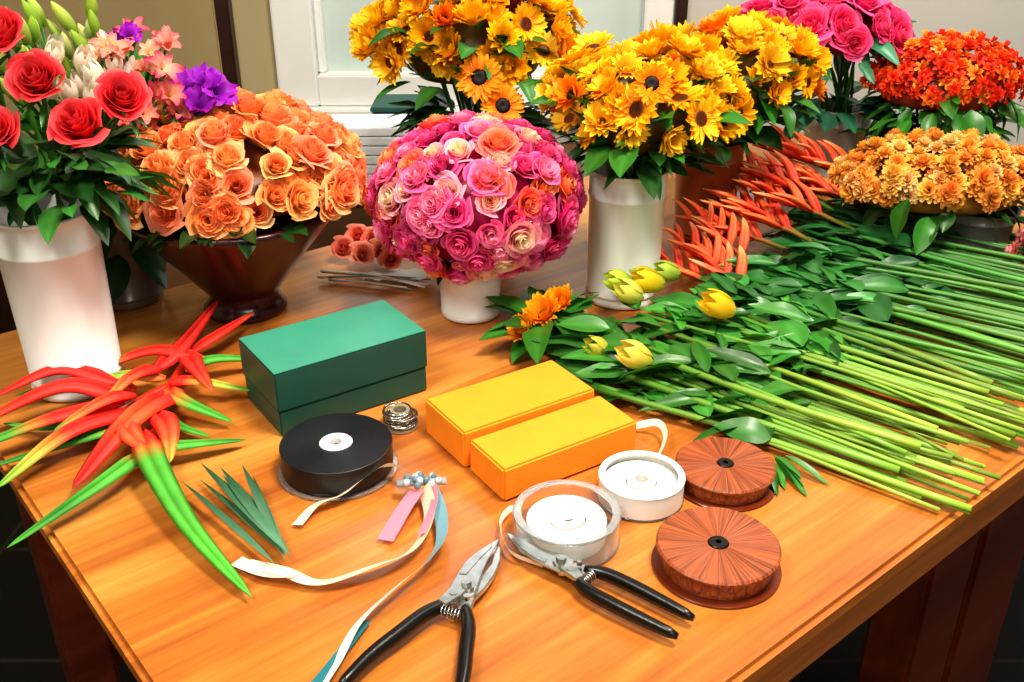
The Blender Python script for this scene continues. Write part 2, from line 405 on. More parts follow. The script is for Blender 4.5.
# --- vase of red roses
x,y=-.575,1.155
p=empty('vase_of_red_roses',(x,y,TT)); white_vase(p,x,y,.242,.056,.061)
RR=[(-.53,1.13,1.15,.036),(-.49,1.12,1.10,.039),(-.585,1.11,1.095,.037),(-.57,1.15,1.195,.035),(-.452,1.15,1.125,.035),(-.615,1.13,1.15,.036),(-.66,1.12,1.11,.037),(-.65,1.2,1.2,.035),(-.60,1.17,1.21,.034)]
a=Acc();s=Acc();l=Acc()
for X,Y,Z,r in RR:
    n=Vector(((X-x)*3+R.uniform(-.3,.3),-.75,.75+R.uniform(-.2,.2))) 
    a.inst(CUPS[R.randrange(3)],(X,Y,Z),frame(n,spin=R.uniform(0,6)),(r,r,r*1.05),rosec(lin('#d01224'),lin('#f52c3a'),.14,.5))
    leaves(l,(X,Y+.01,Z-.02),.01,5,.032,G_M,(-.7,-.1),LEAFN,.003)
stems_in(s,x,y,TT+.1,[(X,Y,Z-.01) for X,Y,Z,r in RR])
leaves(l,(x+.02,y,1.045),.07,80,.07,G_D*1.25,(-.35,.9),LEAF,.035)
leaves(l,(x+.05,y-.02,1.045),.08,20,.06,lin('#356e2c'),(-.5,.3),LEAF,.03,az=(-1.6,1.0))
a.obj('rose_heads',M_petal,p); s.obj('stems',M_stem,p); l.obj('leaves',M_leaf,p)
# --- mixed lilies / alstroemeria behind
x,y=-.60,1.42
p=empty('vase_of_mixed_flowers',(x,y,TT)); white_vase(p,x,y,.2,.05,.055,'#5a4b3c')
a=Acc();s=Acc();l=Acc();H=[]
def fl(T,X,Y,Z,r,cf,n=None):
    n=n or Vector(((X-x)*2+R.uniform(-.4,.4),-.5,.5+R.uniform(-.2,.4))); a.inst(T,(X,Y,Z),frame(n,spin=R.uniform(0,6)),(r,r,r),cf); H.append((X,Y,Z-.01))
for i in range(36):
    X=-.68+.14*R.random(); Z=1.09+.10*R.random()
    fl(BUD,X,1.34+R.uniform(-.05,.05),Z,R.uniform(.019,.028),gradc(lin('#6f9a2a'),lin(R.choice(['#c9d96a','#a9c84a','#e3e39a']))),Vector((R.uniform(-.6,.6),-.3,1)))
for i in range(24):
    X=-.60+.09*R.random(); Z=1.09+.06*R.random()
    fl(R.choice([BUD,TULIP,TULIP,LILY[2]]),X,1.31+R.uniform(-.04,.03),Z,R.uniform(.022,.028),gradc(lin('#e4e4b4'),lin('#fbeae2')),Vector((R.uniform(-.6,.6),-.4,1)))
for i in range(44):
    X=-.55+.10*R.random(); Z=1.04+.125*R.random()
    fl(R.choice(LILY),X,1.36+R.uniform(-.05,.04),Z,R.uniform(.017,.026),gradc(lin(R.choice(['#f2d27a','#f7e7b0','#f4a06a'])),lin(R.choice(['#e8507c','#f08a8a','#d83a6a','#f5b0a0'])),.8))
for X,Z,r in [(-.445,1.085,.038),(-.425,1.07,.038),(-.42,1.095,.036),(-.445,1.055,.034),(-.405,1.085,.032),(-.51,1.16,.026),(-.53,1.15,.026)]:
    fl(R.choice(IRIS),X,1.37+R.uniform(-.02,.02),Z,r,gradc(lin('#6a148f'),lin('#a820c4'),.6))
stems_in(s,x,y,TT+.1,H,.0022)
leaves(l,(x+.03,y,1.02),.09,80,.08,G_M,(-.2,1.2),LEAF+LEAFN,.06); leaves(l,(x+.02,y-.02,.94),.08,70,.085,G_D,(-.8,.2),LEAF,.10)
l.floor(TT+.004)
a.obj('blossoms',M_petal,p); s.obj('stems',M_stem,p); l.obj('leaves',M_leaf,p)
# --- bowl of orange roses
x,y=-.408,1.385
p=empty('bowl_of_orange_roses',(x,y,TT)); a=Acc(); c=lin('#35111c')
z=TT+.001
lathe(a,x,y,[(.045,z),(.060,z+.001),(.063,z+.007),(.056,z+.016),(.050,z+.028),(.056,z+.038),(.090,z+.082),(.122,z+.122),(.149,z+.155),(.156,z+.163),(.158,z+.169),(.152,z+.171),(.140,z+.162),(.09,z+.11)],c,72,wob=.006)
a.obj('bowl',mat_vc('burgundy_bowl_mat',rough=.28,noise=.15,coat=.4),p)
a=Acc();l=Acc()
ellipsoid(l,(x,y+.005,.934),(.145,.125,.085),lin('#8a4a1e'),0)  # filler core under the roses, coloured like the shade between them
OR1=['#ff9238','#ffa34c','#ffb25a','#fd8430'];OR2=['#ffba6a','#ffce86','#ffa858','#ffb462','#ffa27a']
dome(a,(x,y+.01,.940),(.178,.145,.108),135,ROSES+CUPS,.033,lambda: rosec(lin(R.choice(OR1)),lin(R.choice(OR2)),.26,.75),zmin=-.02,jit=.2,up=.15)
leaves(l,(x,y,.922),.145,46,.045,G_D,(-.2,.4),LEAF,.006,fr=(.85,1.0))
a.obj('rose_heads',M_petal,p); l.obj('leaves',M_leaf,p)
# --- pink ball bouquet
x,y=-.063,1.37
p=empty('vase_of_pink_roses',(x,y,TT)); white_vase(p,x,y,.125,.043,.050)
a=Acc();l=Acc(); cc=(x+.012,y,.935)
ellipsoid(l,cc,(.128,.118,.093),lin('#b0185a'))  # core closes gaps; its deep pink stands in for shade between blooms
def pinkc():
    k=R.random()
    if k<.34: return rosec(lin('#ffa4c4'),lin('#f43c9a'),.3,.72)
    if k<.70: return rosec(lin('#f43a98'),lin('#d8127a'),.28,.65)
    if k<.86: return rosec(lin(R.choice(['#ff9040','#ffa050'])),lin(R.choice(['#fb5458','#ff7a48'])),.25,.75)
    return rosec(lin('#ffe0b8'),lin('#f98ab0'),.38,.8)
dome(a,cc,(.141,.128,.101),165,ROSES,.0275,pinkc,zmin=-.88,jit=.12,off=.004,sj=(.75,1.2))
leaves(l,(x,y,.86),.05,14,.035,G_D,(-.3,.1),LEAF,.008)
a.obj('rose_heads',M_petal,p); l.obj('leaves',M_leaf,p)
# --- sunflower bouquets
def sun_bouquet(name,x,y,vh,rb,rt,vcol,c,semi,n,size,nleaf,zmin=-.1,extra=(),low=.025,ll=.06):
    p=empty(name,(x,y,TT)); white_vase(p,x,y,vh,rb,rt,vcol)
    a=Acc();l=Acc();s=Acc()
    ellipsoid(l,(c[0],c[1],c[2]-.01),(semi[0]*.72,semi[1]*.72,semi[2]*.72),lin('#5a4a0c'),-.6)  # added core closes gaps, dark olive imitates shade among the heads
    def cf():
        k=R.random()
        if k<.6: return sunc('#ffcc20','#ffa812','#5a2c08','#c87a10')
        if k<.88: return sunc('#ffdc3e','#ffb418','#6a3808','#cc860f')
        return sunc('#ffa01a','#ee750e','#2a1206','#6a3408')
    dome(a,c,semi,n,SUNC+SUNC+SUNF[1:],size,cf,zmin=zmin,jit=.5,up=.2,off=.02)
    for X,Y,Z,r in extra:
        a.inst(SUNF[R.randrange(2)],(X,Y,Z),frame(Vector((R.uniform(-.3,.3),-1,.45)),spin=R.random()),(r,r,r),sunc('#ffae1c','#f57f10','#140a05','#2c1405'))
    leaves(l,(c[0],c[1],c[2]),semi[0]*.8,nleaf,.06,G_M,(-.3,.9),LEAF,semi[2]*.5,fr=(.6,1.0))
    leaves(l,(x*.6+c[0]*.4,y*.6+c[1]*.4,TT+vh+.035),rt*1.1,nleaf,ll,G_D*1.2,(-.3,.5),LEAF+LEAFN,low,fr=(.5,1.3))
    stems_in(s,x,y,TT+.08,[(c[0]+R.uniform(-.6,.6)*semi[0],c[1]+R.uniform(-.6,.6)*semi[1],c[2]) for i in range(16)])
    a.obj('sunflower_heads',M_petal,p); l.obj('leaves',M_leaf,p); s.obj('stems',M_stem,p)
sun_bouquet('vase_of_sunflowers',.173,1.43,.21,.055,.058,'#e4e7e3',(.19,1.44,1.04),(.125,.11,.085),58,.036,64,extra=[(.185,1.33,1.105,.033)])
sun_bouquet('vase_of_sunflowers',.345,1.70,.18,.05,.06,'#8a4424',(.385,1.68,1.03),(.120,.10,.085),52,.035,50)
sun_bouquet('vase_of_sunflowers',-.06,1.77,.16,.055,.065,'#d8dcda',(-.065,1.75,1.08),(.165,.12,.105),72,.042,80,zmin=-.25,extra=[(-.052,1.60,1.055,.042),(-.015,1.60,1.01,.04)],ll=.075)
# --- other arrangements
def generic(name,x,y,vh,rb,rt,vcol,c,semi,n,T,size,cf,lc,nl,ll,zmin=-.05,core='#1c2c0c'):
    p=empty(name,(x,y,TT)); white_vase(p,x,y,vh,rb,rt,vcol); a=Acc();l=Acc();s=Acc()
    ellipsoid(l,(c[0],c[1],c[2]-.01),(semi[0]*.88,semi[1]*.88,semi[2]*.85),lin(core),-.3)  # filler core, its colour imitates shade between the blossoms
    dome(a,c,semi,n,T,size,cf,zmin=zmin,jit=.3,up=.1)
    leaves(l,(c[0],c[1],c[2]-semi[2]*.3),semi[0]*.9,nl,ll,lc,(-.9,.3),LEAF,.03,fr=(.5,1))
    leaves(l,((x+c[0])/2,(y+c[1])/2,TT+vh+.015),rt*1.2,nl,ll*1.1,lc*.8,(-.5,.4),LEAF,.02,fr=(.4,1.3))
    stems_in(s,x,y,TT+.08,[(c[0]+R.uniform(-.5,.5)*semi[0],c[1]+R.uniform(-.5,.5)*semi[1],c[2]) for i in range(14)])
    a.obj('blossoms',M_petal,p); l.obj('leaves',M_leaf,p); s.obj('stems',M_stem,p)
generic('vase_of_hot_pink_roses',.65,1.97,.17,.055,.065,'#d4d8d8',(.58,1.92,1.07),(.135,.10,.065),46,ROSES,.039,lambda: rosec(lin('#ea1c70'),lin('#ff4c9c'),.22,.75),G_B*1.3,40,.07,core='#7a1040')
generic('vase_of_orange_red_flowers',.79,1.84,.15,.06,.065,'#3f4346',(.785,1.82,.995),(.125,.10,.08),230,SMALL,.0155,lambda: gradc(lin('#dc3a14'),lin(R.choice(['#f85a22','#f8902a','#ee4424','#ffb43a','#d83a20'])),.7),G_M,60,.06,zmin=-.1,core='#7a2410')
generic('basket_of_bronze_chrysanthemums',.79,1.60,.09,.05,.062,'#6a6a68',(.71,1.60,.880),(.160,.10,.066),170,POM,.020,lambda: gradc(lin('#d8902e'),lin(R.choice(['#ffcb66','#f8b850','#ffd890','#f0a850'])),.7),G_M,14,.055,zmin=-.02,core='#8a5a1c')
p=empty('pink_carnation_bunch',(.87,1.49,TT)); a=Acc()
dome(a,(.87,1.49,.80),(.05,.05,.045),26,POM,.022,lambda: gradc(lin('#d8485a'),lin('#ffa6a6')),zmin=-.5)
ellipsoid(a,(.87,1.49,.80),(.045,.045,.049),lin('#7a2a36'))  # dark filler core, shade between blossoms put into its colour
a.obj('blossoms',M_petal,p)
a=Acc()
for X,Y,Z in [(-.265,1.60,.785),(-.22,1.56,.775),(-.25,1.545,.775),(-.285,1.57,.775),(-.24,1.60,.78),(-.20,1.53,.772)]:
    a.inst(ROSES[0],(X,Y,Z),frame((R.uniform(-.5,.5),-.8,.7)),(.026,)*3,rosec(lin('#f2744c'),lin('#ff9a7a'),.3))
a.obj('loose_peach_roses',M_petal)
# ------------------------------------------------------------------ cut stem bundles
def bundle(name,S0,S1,E0,E1,n,zmax,hue,nleaf,ll,rad=.0034,leafcol=G_M,leaf_rng=(.0,.5),bow=.02,sfr=(-.02,.15)):
    p=empty(name,(*((np.array(S0)+np.array(E1))/2),TT)); s=Acc();l=Acc()
    for i in range(n):
        f=(i+.5)/n+R.uniform(-.06,.06); g=f+R.uniform(-.16,.16)
        st=np.array(S0)*(1-g)+np.array(S1)*g; en=np.array(E0)*(1-f)+np.array(E1)*f
        dd=(en-st); st=st+dd*R.uniform(*sfr); en=en+dd*R.uniform(-.14,.05)
        z=TT+.006+R.random()**1.5*zmax
        mid=(st+en)/2+np.array([R.uniform(-bow,bow),R.uniform(-bow,bow)])
        pts=spline([(*st,z+.01),(*mid,z+R.uniform(0,.008)),(*en,z)],12)
        c0=J(hue[0],.3,.12);c1=J(hue[1],.4,.15)
        r=rad*R.uniform(.6,1.35)
        tube(s,pts,r,[c0*(1-k/11)+c1*(k/11) for k in range(12)],7)
        for k in range(nleaf):
            u=R.uniform(*leaf_rng); j=int(u*11); q=pts[j]; dr=pts[min(j+1,11)]-pts[max(j-1,0)]; dr/=np.linalg.norm(dr)
            sgn=R.choice([-1,1]); ang=R.uniform(.2,.9)*sgn
            d0=-dr; d2=np.array([d0[0]*math.cos(ang)-d0[1]*math.sin(ang),d0[0]*math.sin(ang)+d0[1]*math.cos(ang),R.uniform(-.05,.35)])
            zz=Vector(d2).normalized(); up=Vector((R.uniform(-.6,.6),R.uniform(-.6,.6),1)); xx=up.cross(zz).normalized(); yy=zz.cross(xx)
            L_=ll*R.uniform(.6,1.25)
            l.inst(R.choice(LEAF+LEAFN[1:]),(q[0],q[1],max(q[2],TT+.012)+.006),np.array(Matrix((xx,yy,zz)).transposed()),(L_,L_,L_*1.0),leafc(leafcol*R.choice([.6,.9,1,1.4])))
    for arr in l.V: arr[:,2]=np.maximum(arr[:,2],TT+.002+.004*np.abs(np.sin(arr[:,0]*400)))
    s.obj('stems',M_stem,p)
    if nleaf: l.obj('leaves',M_leaf,p)
    return p
b1=bundle('bundle_of_yellow_tulips',(.07,1.16),(.30,1.38),(.455,.862),(.66,1.06),58,.035,(lin('#3a7426'),lin('#8cac40')),4,.075,leafcol=lin('#3a7a2c'),leaf_rng=(0,.6))
bundle('bundle_of_leafy_stems',(.30,1.36),(.48,1.50),(.69,1.06),(.92,1.28),44,.04,(lin('#2a6426'),lin('#5e8e32')),4,.075,leafcol=lin('#2f6e30'),leaf_rng=(0,.5))
b3=bundle('bundle_of_heliconias',(.43,1.56),(.66,1.80),(.88,1.22),(1.10,1.52),44,.045,(lin('#26642c'),lin('#5c983e')),2,.08,leafcol=lin('#266430'),leaf_rng=(.05,.5),sfr=(-.02,.06))
a=Acc()
for X,Y,Z,r,c0,c1 in [(.205,1.32,.822,.036,'#8fae2c','#ffd21e'),(.175,1.30,.812,.033,'#8fae3c','#eeee6a'),(.20,1.39,.808,.031,'#6f9a30','#c9e05a'),(.29,1.235,.822,.037,'#e8c02c','#ffd42a'),(.165,1.125,.802,.035,'#b7b934','#f8e46a'),(.12,1.17,.79,.028,'#6f9a30','#dfd04a'),(.24,1.38,.812,.030,'#7fa02c','#c9d95a'),(.165,1.35,.81,.031,'#6f9a30','#cfe04a')]:
    a.inst(TULIP,(X,Y,Z),frame((-.7,-.15,R.uniform(.25,.5)),spin=R.random()),(r*1.05,r*1.05,r*.95),gradc(lin(c0),lin(c1),.6))
a.obj('yellow_tulip_heads',M_petal,b1)
l=Acc(); leaves(l,(.295,.975,.762),.03,9,.055,lin('#3a7a2c'),(-.1,.15),LEAFN,.004,az=(-1.8,-.6))
l.floor(TT+.003); l.obj('low_leaves',M_leaf,b1)
p=empty('cut_sunflower',(.05,1.26,TT)); a=Acc();l=Acc()
for X,Y,Z,r in [(.045,1.255,.80,.038),(.070,1.275,.808,.034),(.022,1.232,.787,.034)]:
    a.inst(SUNC[R.randrange(2)],(X,Y,Z),frame((-.5+R.uniform(-.2,.3),-.35,.7)),(r,r,r),sunc('#ffb41e','#f58a12'))
leaves(l,(.05,1.27,.785),.03,26,.075,G_M,(-.1,.5),LEAF,.012)
s=Acc(); tube(s,spline([(.05,1.265,.79),(.12,1.22,.775),(.26,1.08,.765)],10),.004,G_L)
l.floor(TT+.003)
a.obj('flower_head',M_petal,p); l.obj('leaves',M_leaf,p); s.obj('stem',M_stem,p)
# heliconia bracts: boat shaped, widest near the base, tapering to a sharp tip
def bract(acc,pts,w,cols,n=14,flat=1.0):
    P=spline(pts,n); rad=[]; C=[]
    K=[lin(c) for c in cols]
    for i in range(n):
        t=i/(n-1); rad.append(max(.0004,w*min(1,.4+t*3.0)*(1-t)**.5*1.15))
        u=t*(len(K)-1); k=min(int(u),len(K)-2); C.append(K[k]*(1-(u-k))+K[k+1]*(u-k))
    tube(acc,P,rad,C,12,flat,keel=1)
def claw_head(acc,X,Y,Z,ang,L,nb,w):
    d=np.array([math.cos(ang),math.sin(ang),.18]); sd=np.array([-math.sin(ang),math.cos(ang),0]); base=np.array([X,Y,Z])
    tube(acc,[tuple(base-d*L*.5-np.array([0,0,.01])),tuple(base),tuple(base+d*L*.5),tuple(base+d*L*.95)],[.0035,.004,.0035,.002],[lin('#3f7a2a'),lin('#8a5a20'),lin('#d8401e'),lin('#e85a2a')],7)
    for k in range(nb):
        f=k/(nb-1); b0=base+d*(L*.85*f); sg=1 if k%2 else -1; ln=L*.55*(1-.4*f)*R.uniform(.85,1.15); up=R.uniform(.0,.02)
        e1=b0+d*ln*.45+sd*sg*ln*.5+np.array([0,0,.010+up]); e2=b0+d*ln*.95+sd*sg*ln*.85+np.array([0,0,.016+up])
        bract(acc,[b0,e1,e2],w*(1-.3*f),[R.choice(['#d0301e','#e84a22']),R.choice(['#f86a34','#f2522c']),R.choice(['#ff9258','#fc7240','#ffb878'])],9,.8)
a=Acc()
for X,Y,Z in [(.575,1.73,.83),(.56,1.78,.86),(.605,1.69,.82),(.63,1.76,.85),(.53,1.70,.82),
              (.45,1.60,.82),(.485,1.64,.85),(.42,1.54,.80),(.47,1.56,.81),(.51,1.60,.83)]:
    claw_head(a,X+R.uniform(-.01,.01),Y+R.uniform(-.01,.01),Z,2.75+R.uniform(-.35,.35),.13,9,.0098)
for X,Y,Z in [(.33,1.42,.80),(.36,1.455,.81),(.345,1.385,.79),(.31,1.40,.785)]:
    claw_head(a,X,Y,Z,2.3+R.uniform(-.5,.5),.095,7,.0090)
a.obj('red_bracts',M_bract,b3)
# ------------------------------------------------------------------ loose lobster claw heliconias (left)
def helic(name,items,axis):
    p=empty(name,(*axis[0][:2],TT)); a=Acc(); s=Acc()
    for pts,w,cols in items: bract(a,[(q[0],q[1],TT+q[2]) for q in pts],w*1.18,cols,22,.62)
    tube(s,spline([(q[0],q[1],TT+q[2]) for q in axis],10),.006,lin('#c8301a'))
    a.obj('bracts',M_bract,p); s.obj('stem',M_stem,p)
RED='#e4281c';RE2='#bc1c14';OR='#f0582a';YE='#b4b040';GR='#4a9e30';GD='#2c7826'
helic('lobster_claw_heliconia',[
 ([(-.425,1.09,.02),(-.445,1.0,.04),(-.475,.885,.02)],.020,[RED,RED,OR,RED,RE2]),
 ([(-.43,.985,.03),(-.395,.915,.035),(-.33,.82,.022),(-.245,.725,.010)],.014,[RED,RED,GR,GR,GR,'#4eb030',GR]),
 ([(-.42,.96,.02),(-.445,.885,.026),(-.51,.800,.008)],.012,[OR,GR,GR,GD,GR]),
 ([(-.43,.965,.015),(-.38,.965,.024),(-.315,.995,.012)],.011,[RED,GR,GR,GD]),
 ([(-.43,1.03,.03),(-.40,.985,.034),(-.385,.935,.02)],.014,[RED,RED,OR,YE]),
 ([(-.46,1.02,.03),(-.44,.97,.04),(-.405,.935,.03)],.015,[RED,RED,OR,RED])],
 [(-.43,1.10,.02),(-.425,1.02,.02),(-.42,.94,.02)])
helic('lobster_claw_heliconia',[
 ([(-.465,1.05,.02),(-.515,.975,.034),(-.565,.895,.012)],.016,[RED,RED,RED,YE,GR]),
 ([(-.48,1.06,.025),(-.545,1.005,.035),(-.625,.955,.02)],.014,[RED,RED,RED,GR,GD]),
 ([(-.49,1.085,.02),(-.555,1.065,.045),(-.645,1.01,.02)],.017,[RE2,RED,RED,RED,OR]),
 ([(-.48,1.10,.02),(-.54,1.115,.03),(-.625,1.085,.02)],.012,[RED,YE,GR,GD]),
 ([(-.47,1.02,.015),(-.51,.98,.02),(-.60,.94,.008)],.010,[YE,GR,GD,GD]),
 ([(-.50,1.10,.03),(-.57,1.10,.05),(-.63,1.05,.04)],.014,[RED,RE2,RED,RED]),
 ([(-.47,1.07,.03),(-.49,1.03,.045),(-.535,.985,.03)],.013,[RED,RED,OR,GR]),
 ([(-.50,1.045,.012),(-.56,1.02,.014),(-.62,1.035,.01)],.009,[GR,GD,GR,GR])],
 [(-.44,1.12,.016),(-.47,1.07,.016),(-.48,1.0,.016)])
helic('lobster_claw_heliconia',[
 ([(-.47,1.15,.02),(-.445,1.20,.035),(-.425,1.31,.05)],.014,[RED,RED,RE2,RED]),
 ([(-.41,1.18,.02),(-.48,1.18,.035),(-.56,1.14,.02)],.013,[RED,RED,RED,GR]),
 ([(-.43,1.15,.02),(-.395,1.165,.03),(-.325,1.19,.015)],.011,[RED,GR,GR,GD]),
 ([(-.44,1.12,.02),(-.40,1.105,.03),(-.33,1.105,.015)],.012,[RED,RED,YE,GR]),
 ([(-.44,1.11,.015),(-.41,1.06,.03),(-.34,1.035,.012)],.013,[RED,OR,GR,GR]),
 ([(-.45,1.13,.02),(-.50,1.12,.03),(-.565,1.105,.016)],.012,[OR,YE,GR,GD]),
 ([(-.44,1.20,.02),(-.40,1.24,.035),(-.375,1.31,.03)],.011,[RED,RED,RED,OR]),
 ([(-.46,1.14,.03),(-.48,1.10,.04),(-.50,1.05,.03)],.013,[RED,RED,OR,GR]),
 ([(-.43,1.17,.03),(-.41,1.13,.04),(-.375,1.08,.03)],.013,[RED,RED,RED,OR]),
 ([(-.45,1.09,.012),(-.41,1.03,.014),(-.36,1.005,.01)],.009,[GR,GD,GR,GR])],
 [(-.44,1.22,.016),(-.44,1.15,.016),(-.44,1.08,.016)])
# leaf tips bunch
a=Acc()
for tx,ty,wd in [(-.345,.925,.16),(-.325,.925,.14),(-.30,.925,.15),(-.34,.90,.12),(-.285,.905,.12),(-.315,.90,.14),(-.36,.90,.10)]:
    b0=np.array([-.225+R.uniform(-.008,.008),.775+R.uniform(-.005,.01),TT+.006]); tp=np.array([tx,ty,TT+.018])
    d=Vector(tp-b0); zz=d.normalized(); up=Vector((R.uniform(-.5,.5),0,1)); xx=up.cross(zz).normalized(); yy=zz.cross(xx); Ln=d.length
    a.inst(LEAFN[0],b0+np.array([0,0,R.uniform(.004,.014)]),np.array(Matrix((xx,yy,zz)).transposed()),(Ln*wd*2.6,Ln*.12,Ln),gradc(lin('#5a8a6a'),lin('#17492c')))
a.floor(TT+.002)
a.obj('cut_grass_leaves',M_leaf)
# ------------------------------------------------------------------ boxes
M_g1=mat_p('green_box_mat','#1b4c40',rough=.45,noise=.08,bump=.05); M_g2=mat_p('green_lid_mat','#3a8c74',rough=.4,noise=.06,bump=.05)
A34=math.radians(34.5); gx,gy=-.226,1.1215
p=empty('green_gift_box',(gx,gy,TT)); box('body',gx,gy,TT+.001,.202,.112,.034,A34,M_g1,p,bev=.0015)
p=empty('green_gift_box',(gx,gy,TT+.036)); box('body',gx,gy,TT+.036,.205,.115,.051,A34,M_g1,p,bev=.0015); box('lid_panel',gx,gy,TT+.087,.2035,.1135,.0012,A34,M_g2,p,bev=.0004)
M_y=mat_p('orange_foam_mat','#f4921a',rough=.75,noise=.05,bump=.25,bscale=500)
A33=math.radians(33)
for cx,cy,sx,sy,sz in [(.049,.967,.185,.073,.042),(-.0015,1.040,.186,.092,.048)]:
    box('floral_foam_brick',cx,cy,TT+.001,sx,sy,sz,A33,M_y,bev=.0025)
# ------------------------------------------------------------------ spools
def lathe_ring(acc,x,y,prof,c,seg=64):
    V=[];F=[];n=len(prof)
    for r,z in prof:
        for k in range(seg):
            a=2*math.pi*k/seg; V.append((x+r*math.cos(a),y+r*math.sin(a),z))
    for j in range(n):
        for k in range(seg):
            q=(j+1)%n; F.append((j*seg+k,j*seg+(k+1)%seg,q*seg+(k+1)%seg,q*seg+k))
    acc.add(V,F,c)
M_clear=mat_p('clear_plastic_mat','#f6f8f8',rough=.06,trans=.92,noise=.01)
def mat_ribbon(col,x,y,radial=0,bumpy=.4):
    """wound ribbon: fine concentric rings, optional radial gathers"""
    m,nt,b=newmat('wound_ribbon_mat'); L=nt.links; c=lin(col)
    tc=N(nt,'ShaderNodeTexCoord'); mp=N(nt,'ShaderNodeMapping'); mp.inputs['Location'].default_value=(-x,-y,0); L.new(tc.outputs['Object'],mp.inputs[0])
    if radial:
        sx=N(nt,'ShaderNodeSeparateXYZ'); L.new(mp.outputs[0],sx.inputs[0]); at=N(nt,'ShaderNodeMath',operation='ARCTAN2'); L.new(sx.outputs[0],at.inputs[0]); L.new(sx.outputs[1],at.inputs[1])
        ln=N(nt,'ShaderNodeVectorMath',operation='LENGTH'); L.new(mp.outputs[0],ln.inputs[0])
        cb=N(nt,'ShaderNodeCombineXYZ'); mu=N(nt,'ShaderNodeMath',operation='MULTIPLY'); mu.inputs[1].default_value=10; L.new(at.outputs[0],mu.inputs[0]); L.new(mu.outputs[0],cb.inputs[0])
        m2=N(nt,'ShaderNodeMath',operation='MULTIPLY'); m2.inputs[1].default_value=90; L.new(ln.outputs['Value'],m2.inputs[0]); L.new(m2.outputs[0],cb.inputs[1])
        wv=N(nt,'ShaderNodeTexNoise'); wv.inputs['Scale'].default_value=1.3; wv.inputs['Detail'].default_value=6; wv.inputs['Distortion'].default_value=1.4; L.new(cb.outputs[0],wv.inputs['Vector'])
    else:
        wv=N(nt,'ShaderNodeTexWave',wave_type='RINGS',rings_direction='Z'); wv.inputs['Scale'].default_value=180; wv.inputs['Distortion'].default_value=.5; L.new(mp.outputs[0],wv.inputs[0])
    cr=N(nt,'ShaderNodeValToRGB'); k=.5 if radial else .85
    cr.color_ramp.elements[0].position=.35 if radial else 0; cr.color_ramp.elements[1].position=.65 if radial else 1
    cr.color_ramp.elements[0].color=(*(c*k),1); cr.color_ramp.elements[1].color=(*np.clip(c*(1.6 if radial else 1.05),0,1),1)
    L.new(wv.outputs[0],cr.inputs[0]); L.new(cr.outputs[0],b.inputs['Base Color']); b.inputs['Roughness'].default_value=.4
    bp=N(nt,'ShaderNodeBump'); bp.inputs['Strength'].default_value=bumpy; bp.inputs['Distance'].default_value=.001; L.new(wv.outputs[0],bp.inputs['Height']); L.new(bp.outputs[0],b.inputs['Normal'])
    return m
def disc_part(p,nm,x,y,r0,r1,z0,z1,mat,bev=.0008):
    a=Acc(); lathe_ring(a,x,y,[(r0,z0),(r1-bev,z0),(r1,z0+bev),(r1,z1-bev),(r1-bev,z1),(r0,z1)],(1,1,1)); return a.obj(nm,mat,p,auto=True)
M_w=mat_p('white_plastic_mat','#e6e5e0',rough=.35,noise=.02)
z=TT+.001
x,y=-.20,.955; p=empty('black_ribbon_spool',(x,y,z))
disc_part(p,'lower_flange',x,y,.006,.069,z,z+.002,M_clear); disc_part(p,'wound_ribbon',x,y,.019,.0635,z+.006,z+.034,mat_ribbon('#0e1218',x,y))
disc_part(p,'hub',x,y,.007,.0188,z+.002,z+.0345,M_w); disc_part(p,'inner_core',x,y,.0,.0068,z+.002,z+.028,M_black)
disc_part(p,'mid_flange',x,y,.0545,.063,z+.002,z+.006,M_black)
for (x,y,r,h) in [(.056,.826,.0555,.034),(.141,.897,.047,.030)]:
    p=empty('white_ribbon_spool',(x,y,z)); big=r>.05
    disc_part(p,'lower_flange',x,y,.006,r,z,z+.0018,M_clear); disc_part(p,'rim_wall',x,y,r*.955,r*.985,z+.0018,z+h*.95,M_clear if big else M_w)
    disc_part(p,'wound_ribbon',x,y,r*.36,r*(.74 if big else .90),z+.002,z+h*(.72 if big else .66),mat_ribbon('#e4e2da',x,y))
    disc_part(p,'hub',x,y,r*.16,r*.34,z+.0018,z+h*.8,M_w)
    disc_part(p,'upper_flange' ,x,y,r*.84,r,z+h-.0018,z+h,M_clear if big else M_w)
    if big:
        box('label_strip',x,y+.002,z+h*.73,r*1.2,.012,.001,math.radians(15),mat_p('cream_label_mat','#f3e6c6',rough=.6),p,bev=0)
    else: disc_part(p,'core_hole',x,y,0,r*.155,z+.0018,z+h*.3,mat_p('core_mat','#a8906a',rough=.6))
M_bf=mat_p('brown_flange_mat','#6a2c14',rough=.25)
for (x,y,r,h) in [(.238,.927,.0565,.024),(.203,.782,.062,.028)]:
    p=empty('rust_ribbon_spool',(x,y,z)); mr=mat_ribbon('#8a4524',x,y,1,.8)
    disc_part(p,'lower_flange',x,y,.006,r*1.03,z,z+.002,M_bf); disc_part(p,'wound_ribbon',x,y,r*.18,r*.88,z+.002,z+h-.006,mr)
    disc_part(p,'upper_flange',x,y,r*.17,r*.98,z+h-.006,z+h,mr,bev=.002)
    disc_part(p,'hub',x,y,.003,r*.16,z+.002,z+h+.0015,M_black)
